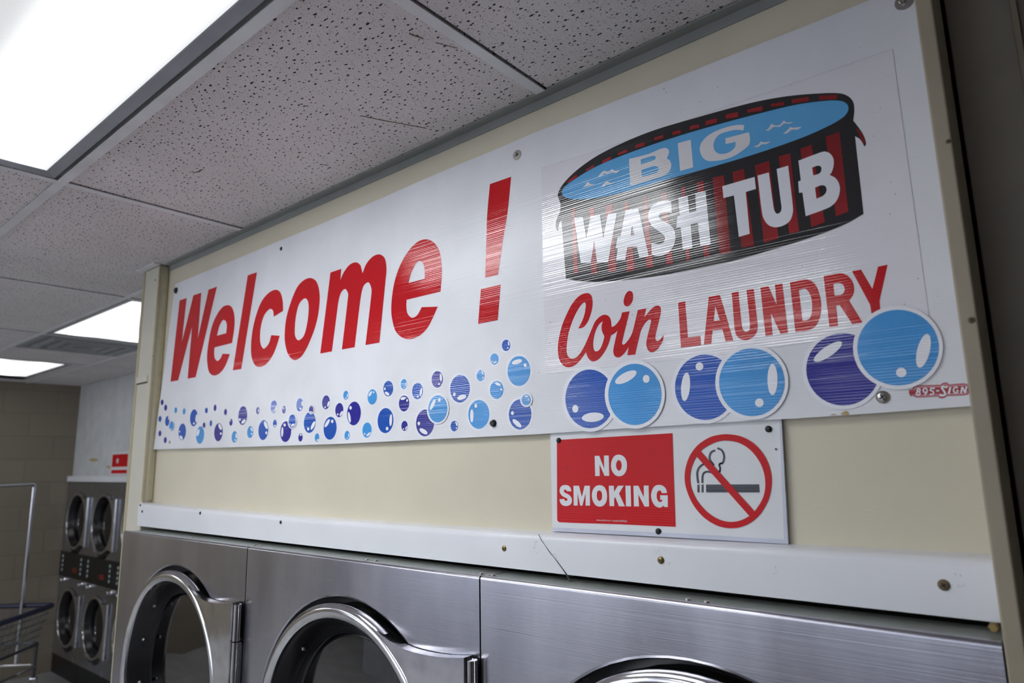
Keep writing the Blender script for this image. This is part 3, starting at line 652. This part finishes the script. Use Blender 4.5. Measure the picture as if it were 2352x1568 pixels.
# fixings of the long sign
def washer_screw(px, py, rw, label=None):
    c = U(px, py, 1, YS); mb = MB()
    mb.lathe(c, [(.002, -.0016), (rw, -.0014), (rw+.0003, .0002)], 'screw_steel', 28)
    mb.lathe(c + Vector((-.002, 0, .001)), [(0, -.006), (rw*.36, -.006), (rw*.42, -.004), (rw*.42, -.001)], 'screw_steel', 6)
    mb.build('screw', parent=root, label=label)
washer_screw(1188, 356, .011); washer_screw(2077, 4, .0125)
round_screw('screw', 646, 571, YS, .006, 'screw_black', root); round_screw('screw', 405, 667, YS, .012, 'screw_black', root, slot=False, h=.008)
round_screw('screw', 390, 1015, YS, .0055, 'galv', root)
c = U(1134, 972, 1, YS); mb = MB(); mb.lathe(c, [(0, -.007), (.0055, -.007), (.0065, -.0055), (.0068, -.0012)], 'screw_black', 6); mb.lathe(c, [(.004, -.0016), (.0078, -.0012), (.008, .0002)], 'screw_black', 24); mb.build('screw', parent=root)
round_screw('screw', 2028, 912, YS, .009, 'screw_steel', root)
# dirt specks on the print, flaked spots on the lower edge
mb = MB()
for px, py, r in ((1264,740,.0011),(1262,825,.0009),(1291,630,.0009),(1263,788,.0009),(1452,723,.0011),(1496,971,.001),(1238,856,.0009),(1610,234,.001),(1648,200,.0014),(1525,204,.002),(1530,212,.0016),(2046,418,.0016),(2056,445,.002),(1335,662,.0008),(1262,645,.0008),(1265,647,.0008)):
    mb = MB(); mb.poly([ell(0, 0, r*900, r*900, 0, px, py, 1, YS-.0007, 10)], 'galv' if r > .0012 else 'crack'); mb.build('speck', parent=root, smooth=False)
mb = MB(); mb.poly([outline("1930,950* 1938,945 1946,944 1950,950 1940,955*", 0, 0, 1, YS-.0005)], 'tan'); mb.poly([outline("1905,953* 1915,950 1922,953*", 0, 0, 1, YS-.0005)], 'tan'); mb.build('flaked_spot', parent=root, smooth=False)

# ------------------------------------------------------------------ no smoking sign
YN = 1.0535
ns = thing('wall_sign', 'small white NO SMOKING sign with red panel below the long sign', 'sign', (-.5, YN+.003, CZ-.03))
corn = [(1264.3,995),(1530,978),(1794.6,960.5),(1803,1110),(1810.5,1249),(1540,1233.5),(1269,1219.6),(1266.5,1110)]
mb = MB(); mb.slab([U(a, b_, 1, YN) for a, b_ in corn], YN, YN+.003, 'sign_white'); mb.build('plate', parent=ns, smooth=False)
mb = MB(); mb.slab([U(a, b_, 1, YN-.001) for a, b_ in ((1268.6,1211),(1540,1224),(1801,1238.5),(1790,961),(1794.6,960.7),(1810.5,1249),(1540,1233.5),(1269,1219.6))], YN-.0012, YN-.0002, 'sign_lip'); mb.build('edge_strip', parent=ns, smooth=False)
glyph('red_panel', ns, ["1279,1010* 1410,1002.5* 1544.7,994.4* 1548,1100* 1552,1209.5* 1420,1203.5* 1286,1199 1281,1196 1279.7,1190 1279.3,1100*"], (0, 0, 1), 'sign_red', YN-.0004)
NC = (1270, 1030, .1233)
for loops in (["778,135* 862,133* 955,375* 952,128* 1040,128* 1048,505* 962,507* 868,290* 872,508* 787,510*"],
 ["1225,112 1310,140 1365,215 1380,310 1365,410 1310,490 1235,515 1160,490 1100,410 1082,310 1100,210 1150,135", "1225,212 1265,240 1282,310 1265,385 1232,412 1195,385 1176,310 1192,240"],
 ["345,795* 258,792* 250,770 230,763 207,775 205,800 235,825 300,860 345,915 355,970 335,1030 290,1060 235,1068 175,1050 135,1000 122,940* 212,938* 220,965 245,972 268,960 268,935 240,915 180,885 135,830 125,780 140,720 180,685 235,678 290,690 330,735"],
 ["383,690* 485,690* 540,900* 590,690* 688,690* 690,1060* 608,1060* 608,830* 550,1060* 508,1060* 460,830* 462,1060* 388,1060*"],
 ["865,680 945,705 995,785 1008,880 995,985 940,1060 870,1080 800,1055 745,975 725,875 740,780 790,705", "862,778 900,800 917,870 905,945 868,975 830,945 817,870 828,800"],
 ["1040,690* 1132,690* 1140,805* 1210,690* 1320,688* 1230,835* 1342,1075* 1230,1072* 1160,900* 1142,935* 1142,1070* 1055,1068*"],
 ["1350,690* 1447,690* 1457,1075* 1362,1072*"],
 ["1500,690* 1592,690* 1695,910* 1692,688* 1782,688* 1790,1078* 1708,1078* 1590,850* 1602,1075* 1510,1073*"],
 ["2125,825* 2030,828* 2015,790 1985,778 1950,800 1932,870 1945,950 1985,995 2025,985 2045,955* 2000,950* 1997,868* 2138,868* 2140,1088* 2075,1085* 2062,1060* 2020,1090 1975,1097 1905,1065 1850,980 1828,880 1845,780 1895,700 1965,675 2045,690 2105,750"]):
    glyph('letter', ns, loops, NC, 'sign_white', YN-.0008)
# line of tiny print at the foot of the red panel
def fine_print(text, x0, y0, x1, y1, y):
    cu = bpy.data.curves.new('fine_print', 'FONT'); cu.body = text; cu.size = 1
    ob = bpy.data.objects.new('tmp', cu); COL.objects.link(ob); bpy.context.view_layer.update()
    me = bpy.data.meshes.new_from_object(ob.evaluated_get(bpy.context.evaluated_depsgraph_get()))
    bpy.data.objects.remove(ob)
    a, b_ = U(x0, y0, 1, y), U(x1, y1, 1, y); wmax = max(v.co.x for v in me.vertices); sc = (b_-a).length/wmax; d = (b_-a).normalized(); up = Vector((-d.z, 0, d.x))
    mb = MB(); mb.add([a + d*v.co.x*sc + up*v.co.y*sc*1.1 for v in me.vertices], [tuple(p.vertices) for p in me.polygons], 'sign_white'); return mb
fine_print('www.accuform.com \u2022 reorder# MSMK201', 1370, 1195.3, 1440, 1198.5, YN-.0008).build('fine_print', parent=ns, smooth=False)
PC = (1560, 980, .15939)
mb = MB(); mb.recalc = False
for q in ("385,830* 1152,827* 1158,945* 387,945*", "260,832* 290,832* 294,945* 262,945*", "322,830* 350,830* 352,945* 322,945*"):
    mb.poly([outline(q, *PC, YN-.0004)], 'smoke_black')
for st, wd in (([(274,808),(264,740),(260,660),(285,590),(330,548),(365,533)], 30), ([(333,808),(335,720),(355,665),(405,645),(470,658)], 29), ([(515,340),(465,362),(438,420),(446,480),(478,522),(497,552)], 28), ([(553,308),(610,335),(643,400),(645,460),(625,520),(592,527),(578,550),(590,595),(585,635),(575,652)], 28)):
    ribbon(mb, smoothpath(st), wd, *PC, YN-.0004, 'smoke_black')
mb.build('cigarette_symbol', parent=ns, smooth=False)
mb = MB(); mb.recalc = False
mb.poly([outline("700,105 900,140 1090,250 1250,450 1325,680 1325,890 1260,1110 1120,1310 930,1430 725,1460 540,1420 350,1300 200,1120 110,920 78,760 90,600 150,420 270,260 440,150 570,115", *PC, YN-.0008), outline("685,198 860,230 1020,330 1150,490 1220,660 1240,830 1220,980 1160,1110 1050,1250 900,1340 735,1368 570,1330 400,1220 260,1060 180,890 157,740 175,600 230,460 330,330 480,240 590,205", *PC, YN-.0008)], 'sign_red')
mb.poly([outline("305,345* 1090,1222* 1012,1287* 248,425*", *PC, YN-.0009)], 'sign_red')
mb.build('prohibition_ring', parent=ns, smooth=False)
for px, py in ((1283,1011),(1765,985),(1512,1220)): round_screw('screw', px, py, YN-.001, .0052, 'screw_black', ns)
mb = MB()
for px, py, r in ((1782,1031,.0024),(1304,1073,.0016)): mb = MB(); mb.poly([ell(0, 0, r*1000, r*1100, 0, px, py, 1, YN-.0009, 12)], 'black'); mb.build('nail_hole', parent=ns, smooth=False)

# ------------------------------------------------------------------ dryers
def door(cx, cz, yf, r, root, right, ztl, far=False, z0c=0):
    """round glazed door, ring proud of the panel, flared chrome plate running to the hinge at the right"""
    k = r/.313; st = 'chrome'
    yr = yf - .026*k                                  # front of the ring
    d = bpy.data.objects.new('door', None); COL.objects.link(d); d.parent = root; d.location = Vector((cx, yf, cz)) - world_base(root); d.empty_display_size = .05
    c = (cx, yr, cz)
    mb = MB(); mb.lathe(c, [(r, .025*k), (r, .010*k), (r-.004*k, .004*k), (r-.012*k, 0), (r-.022*k, .001*k), (r-.030*k, .006*k), (r-.033*k, .014*k), (r-.033*k, .05*k)], st, 96); mb.build('door_ring', parent=d)
    mb = MB(); mb.lathe(c, [(r-.033*k, .012*k), (r-.040*k, .02*k), (r-.048*k, .05*k), (r-.062*k, .072*k), (r-.068*k, .074*k), (r-.080*k, .070*k), (r-.082*k, .1*k)], 'gasket', 96); mb.build('door_gasket', parent=d)
    mb = MB(); mb.recalc = False; mb.lathe((cx, yr + .068*k, cz), [(r-.08*k, 0), (r*.4, -.004), (0.0005, -.006)], 'door_glass', 72); mb.build('door_glass', parent=d)
    # flared plate
    pts = [(.126, .283), (.15, .273), (.177, .265), (.2, .2595), (.224, .256), (.25, .2545), (.273, .2545), (.3, .2555), (.332, .258), (.36, .262), (.385, .266)]
    xr_ = right - cx; s = (xr_ - .126*k)/(.385 - .126)
    up = [(.126*k + (a - .126)*s, b_*k) for a, b_ in pts]
    lo = [(a, -b_) for a, b_ in reversed(up)]
    inner = [((r-.002*k)*cos(t), (r-.002*k)*sin(t)) for t in [-1.15 + 2.3*i/24 for i in range(25)]]
    inner = [(a, b_) for a, b_ in inner]
    L = [Vector((cx+a, 0, cz+b_)) for a, b_ in up + lo + inner]
    mb = MB(); mb.slab(L, yr + .001*k, yr + .023*k, st); mb.build('hinge_plate', parent=d, bevel=.0015)
    hx = right + .0105*k; hm_ = MB(); zt = cz + .262*k; zb = cz - .262*k
    for a, b_ in ((zt, zt-.09*k), (zt-.093*k, zb+.093*k), (zb+.09*k, zb)):
        hm_.tube([(hx, yr+.012*k, a), (hx, yr+.012*k, b_)], .010*k, st, 20)
    hm_.box(hx-.009*k, hx+.009*k, yr+.016*k, yf-.0005, zb+.05*k, zt-.1*k, 'steel')
    hm_.build('hinge', parent=d)
    # drum behind the glass
    dm = MB(); dm.lathe((cx, yf+.03, cz), [(r-.01*k, 0), (r-.01*k, .02), (r*1.02, .04), (r*1.02, .42), (.001, .42)], 'dark', 48)
    dm.build('drum', parent=d)
    for i in range(0 if far else 3):
        a = 2.35 + i*.5; bm_ = MB()
        p = Vector((cx + (r-.052*k)*cos(a), yr+.045*k, cz + (r-.052*k)*sin(a))); bm_.lathe(p, [(0, -.006), (.004*k, -.005), (.0055*k, 0)], 'screw_steel', 12)
        bm_.build('rivet', parent=d)
    return d
def cab_front(mb, x0, x1, y, z0, z1, holes, mat, n=64):
    """sheet steel front with round holes, folded lip on the left and right"""
    loop = [Vector((x0, y, z0)), Vector((x1, y, z0)), Vector((x1, y, z1)), Vector((x0, y, z1))]
    hs = [[Vector((cx + r*cos(2*pi*i/n), y, cz + r*sin(2*pi*i/n))) for i in range(n)] for cx, cz, r in holes]
    mb.poly([loop] + hs, mat)
    for cx, cz, r in holes:                            # rolled edge going inwards
        mb.lathe((cx, y, cz), [(r-.0001, .0001), (r-.004, .002), (r-.007, .008), (r-.008, .06)], mat, n)
FY = .963; ZT = CZ - .2155
labels = ['leftmost big steel dryer beside the beige post, its round glass door closed', 'middle big steel dryer with round glass door under the crack in the white board', 'rightmost big steel dryer below the NO SMOKING sign, only its door top showing']
edges = [-2.574, -1.741, -.897, XT-.0015]; dcx = [-2.143, -1.3075, -.482]; rights = [-1.7615, -.9155, -.122]
for i in range(3):
    x0, x1 = edges[i]+.0018, edges[i+1]-.0018
    t = thing('tumble_dryer', labels[i], 'dryer', ((x0+x1)/2, FY+.4, 0), 'big steel dryers under the long sign')
    cx, cz, R_ = dcx[i], CZ-.6165, .313
    mb = MB(); mb.recalc = True
    cab_front(mb, x0, x1, FY, .1, ZT, [(cx, cz - .030, .3595)], 'steel')
    rl = [(FY + .006*(1-cos(q_)), ZT + .0001 + .006*sin(q_)) for q_ in [pi/2*k_/6 for k_ in range(7)]] + [(FY+.0095, ZT+.006), (FY+.0095, ZT)]
    mb.add([(x_, y_, z_) for y_, z_ in rl for x_ in (x0, x1)], [(2*k_, 2*k_+1, 2*k_+3, 2*k_+2) for k_ in range(8)], 'steel')
    mb.add([(x0, FY+.0002, .1), (x0, FY+.0002, ZT), (x0, FY+.03, ZT), (x0, FY+.03, .1)], [(0, 1, 2, 3)], 'black')
    mb.add([(x1, FY+.0002, .1), (x1, FY+.0002, ZT), (x1, FY+.03, ZT), (x1, FY+.03, .1)], [(3, 2, 1, 0)], 'black')
    mb.recalc = False; mb.build('front_panel', parent=t, smooth=True)
    mb = MB(); mb.box(x0+.0005, x1-.0005, FY+.006, FY+.09, ZT-.03, ZT+.0035, 'galv'); mb.build('top_ledge', parent=t, smooth=False, bevel=.001)
    mb = MB(); mb.box(x0+.002, x1-.002, FY+.56, 1.75, 0, ZT-.001, 'galv'); mb.box(x0+.002, x0+.008, FY+.006, FY+.56, 0, ZT-.032, 'galv'); mb.box(x1-.008, x1-.002, FY+.006, FY+.56, 0, ZT-.032, 'galv'); mb.box(x0+.03, x1-.03, FY+.03, FY+.56, 0, .1, 'black'); mb.build('cabinet', parent=t, smooth=False)
    # dark recess seen between ring and panel
    mb = MB(); mb.lathe((cx, FY, cz-.030), [(.352, .055), (.29, .05), (.27, .035)], 'gasket', 64); mb.build('door_seal', parent=t)
    door(cx, cz, FY, R_, t, rights[i], 0)
    sc = {0: [(-2.13,.994),(-1.757,.992)], 1: [(-1.724,.992),(-1.262,.985),(-1.23,.985),(-.912,.984)], 2: [(-.882,.984),(-.487,.982),(-.457,.982)]}[i]
    for px, py in sc:
        p = Vector((px, py, ZT + .0036)); mb = MB()
        mb.lathe(p, [(.0062, -.0012), (.0062, .0008), (.0048, .002), (.0046, .0042), (.003, .005), (.0005, .005)], 'screw_steel', 18, ax='z'); mb.build('screw', parent=t)
    if i < 2:
        for s_ in (0, 1):
            round_screw('screw', Vector((x1-.014, FY-.0004, cz+.16 - s_*.3)), 0, 0, .006, 'screw_steel', t, slot=False, h=.004)
p = U(2287, 1440, 1, 1.0); nut = MB(); nut.lathe(Vector((-.1085, 1.0, CZ-.2015)), [(0, -.006), (.0045, -.006), (.006, -.004), (.006, .004)], 'screw_brass', 6); nut.build('screw', parent=strip, label='brass hex nut')

# stacked dryers along the far wall
FB = 2.14 - .0
zt, zp = CZ - .108, .155
def stack_dryer(x0, x1, label):
    t = thing('stacked_dryer', label, 'dryer', ((x0+x1)/2, FB, 0), 'stacked dryers along the far wall')
    cx = x0 + .31; r = .238
    z1, z2 = CZ-.432, CZ-1.222; zc1, zc0 = CZ-.70, CZ-.905
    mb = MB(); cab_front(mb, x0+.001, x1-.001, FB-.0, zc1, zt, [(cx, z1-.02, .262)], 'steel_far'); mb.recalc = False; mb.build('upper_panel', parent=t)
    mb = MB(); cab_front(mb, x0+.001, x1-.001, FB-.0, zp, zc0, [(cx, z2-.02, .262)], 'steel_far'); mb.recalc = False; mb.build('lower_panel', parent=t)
    for zz in (z1, z2): MB().lathe((cx, FB, zz-.02), [(.255, .03), (.2, .026)], 'gasket', 48).build('door_seal', parent=t)
    for zz in (z1, z2): door(cx, zz, FB, r, t, x0 + .56, 0, True)
    mb = MB(); mb.box(x0+.002, x1-.002, FB+.5, 2.9, 0, zt-.001, 'galv'); mb.box(x0+.002, x0+.006, FB+.004, FB+.5, .02, zt-.001, 'galv'); mb.box(x1-.006, x1-.002, FB+.004, FB+.5, .02, zt-.001, 'galv'); mb.box(x0+.006, x1-.006, FB+.004, FB+.5, zt-.006, zt-.001, 'galv'); mb.build('cabinet', parent=t, smooth=False)
    cp = box('control_panel', x0+.001, x1-.001, FB-.006, FB+.02, zc0, zc1, 'black', .002, parent=t)
    cp_o = cp
    mb = MB(); mb.box(cx+.02, cx+.12, FB-.0075, FB-.006, zc0+.05, zc0+.085, 'led_red'); mb.build('display', parent=cp_o, smooth=False)
    for bx in (x0+.07, x1-.09):
        for j in range(4):
            mb = MB(); mb.lathe((bx, FB-.006, zc1-.04-j*.038), [(0, -.005), (.011, -.004), (.013, 0)], 'button', 14); mb.build('button', parent=cp_o)
    for bx in (x0+.12, x1-.06):
        mb = MB(); mb.lathe((bx, FB, zc0-.03), [(0, -.03), (.013, -.03), (.017, -.02), (.017, -.004), (.021, 0)], 'chrome', 18); mb.build('coin_lock', parent=t)
    box('plinth', x0+.001, x1-.001, FB+.004, FB+.03, 0, zp, 'black', parent=t)
stack_dryer(XL+.006, -6.44, 'far stacked dryer standing against the block wall, two round doors')
stack_dryer(-6.44, -5.815, 'stacked dryer seen right beside the beige post, second from the block wall')
stack_dryer(-5.815, -5.19, 'stacked dryer mostly hidden behind the beige post, third from the block wall')
struct(box('trim_4', XL+.002, -4.2, FB-.012, YB-.0005, zt+.006, CZ-.052, 'strip_white', .003))
YF = YB - .002
bs = thing('wall_sign', 'small blurred white and red notice on the far wall above the stacked dryers', 'sign', (-5.95, YF, CZ+.04))
a = U(258, 1040, 1, YF); b_ = U(291, 1086, 1, YF)
MB().box(a.x, b_.x+.04, YF-.003, YF, CZ-.045, CZ+.135, 'sign_white').build('plate', parent=bs, smooth=False)
MB().box(a.x+.02, b_.x+.01, YF-.0038, YF-.0031, CZ+.018, CZ+.12, 'sign_red').build('red_panel', parent=bs, smooth=False)
MB().box(a.x+.02, b_.x+.01, YF-.0038, YF-.0031, CZ-.035, CZ-.005, 'sign_red').build('red_bar', parent=bs, smooth=False)
ec = U(271, 1058, 1, YF); MB().lathe((ec.x, YF-.0045, ec.z), [(0, 0), (.02, .0002), (.021, .0006)], 'sign_white', 20).build('emblem', parent=bs)
for i, (px, py, lb) in enumerate(((215, 1056, 'left of two tan tape scraps on the far wall above the stacked dryers'), (250, 1072, 'tan tape scrap on the far wall just left of the small red notice'))):
    c = U(px, py, 1, YF)
    mb = MB(); L = [(c.x - .11, c.y-.002, c.z+.004), (c.x - .03, c.y-.002, c.z+.016), (c.x+.06, c.y-.002, c.z+.012), (c.x+.1, c.y-.002, c.z-.006), (c.x-.02, c.y-.002, c.z-.016)] if i == 0 else [(c.x - .06, c.y-.002, c.z+.012), (c.x+.05, c.y-.002, c.z+.004), (c.x+.055, c.y-.002, c.z-.02), (c.x-.04, c.y-.002, c.z-.004)]
    mb.slab(L, YF-.003, YF, 'tan'); tag(mb.build('tape_scrap', smooth=False, loc=c), lb, 'tape', 'tape scraps on the far wall')

# ------------------------------------------------------------------ laundry cart
A = Vector((-6.35, 1.92, 0)); u = Vector((.69, -.72, 0)).normalized(); v_ = Vector((-u.y*-1, 0, 0)); v_ = Vector((-.72, -.69, 0)).normalized()
LU, LV = .95, .50
ct = thing('laundry_cart', 'wire laundry cart with navy bumper rail and chrome hanging pole by the block wall', 'cart', A + u*LU/2 + v_*LV/2)
def rr(inset_, z, n=6, rad=.06):
    out = []
    cs = ((0, 0), (LU, 0), (LU, LV), (0, LV))
    for i, (a, b_) in enumerate(cs):
        ca = inset_ + rad if a == 0 else LU - inset_ - rad; cb_ = inset_ + rad if b_ == 0 else LV - inset_ - rad
        st = {0: pi, 1: 1.5*pi, 2: 0, 3: .5*pi}[i]
        for k in range(n+1):
            t = st + pi/2*k/n; out.append(A + u*(ca + rad*cos(t)) + v_*(cb_ + rad*sin(t)) + Vector((0, 0, z)))
    return out + [out[0]]
ZR, ZB = CZ-1.04, CZ-1.30
MB().tube(rr(0, ZR), .019, 'cart_navy', 12).build('bumper_rail', parent=ct)
mb = MB()
for k in range(1, 5): mb.tube(rr(.06*k/5, ZR + (ZB-ZR)*k/5), .0028, 'cart_wire', 6)
r0, r1 = rr(.0, ZR, 4), rr(.06, ZB, 4)
def along(inset_, z, s):
    per = [((inset_), (inset_)), (LU-inset_, inset_), (LU-inset_, LV-inset_), (inset_, LV-inset_)]
    s = s % 4; i = int(s); f = s - i; a, b_ = per[i], per[(i+1) % 4]
    return A + u*(a[0]+(b_[0]-a[0])*f) + v_*(a[1]+(b_[1]-a[1])*f) + Vector((0, 0, z))
for i in range(4):
    m_ = 14 if i % 2 == 0 else 8
    for k in range(1, m_): mb.tube([along(.005, ZR, i+k/m_), along(.06, ZB, i+k/m_)], .0022, 'cart_wire', 6)
for k in range(1, 14): mb.tube([along(.06, ZB, k/14), along(.06, ZB, 3-k/14)], .0022, 'cart_wire', 6)
mb.build('wire_basket', parent=ct)
mb = MB(); mb.tube(rr(.05, ZB-.006), .011, 'cart_wire', 10); mb.tube(rr(.05, .235), .010, 'chrome', 10)
mb.build('lower_frame', parent=ct)
for a, b_ in ((.07, .07), (LU-.07, .07), (LU-.07, LV-.07), (.07, LV-.07)):
    p = A + u*a + v_*b_; MB().tube([p + Vector((0, 0, ZB)), p + Vector((0, 0, .14))], .011, 'cart_wire', 10).build('leg', parent=ct)
    cw = MB(); q = p + u*.025; cw.tube([q + v_*-.014 + Vector((0, 0, .055)), q + v_*.014 + Vector((0, 0, .055))], .055, 'black', 22); cw.build('caster', parent=ct)
    fk = MB()
    for s_ in (-.02, .02): fk.tube([q + v_*s_ + Vector((0, 0, .055)), p + v_*s_ + Vector((0, 0, .14))], .006, 'chrome', 8)
    fk.tube([p + v_*-.022 + Vector((0, 0, .14)), p + v_*.022 + Vector((0, 0, .14))], .012, 'chrome', 10); fk.build('caster_fork', parent=ct)
pp = A + v_*.235 + u*.03
pts = [pp + Vector((0, 0, .235)), pp + Vector((0, 0, CZ-.13))] + [pp + u*(.03*(1-cos(t))) + Vector((0, 0, CZ-.135 + .03*sin(t))) for t in (.4, .8, 1.2, 1.57)] 
q = pp + u*(LU-.06); pts += [q + u*(-.03*(1-cos(t))) + Vector((0, 0, CZ-.135 + .03*sin(t))) for t in (1.57, 1.2, .8, .4)] + [q + Vector((0, 0, CZ-.13)), q + Vector((0, 0, .235))]
MB().tube(pts, .0135, 'chrome', 14).build('hanging_pole', parent=ct)
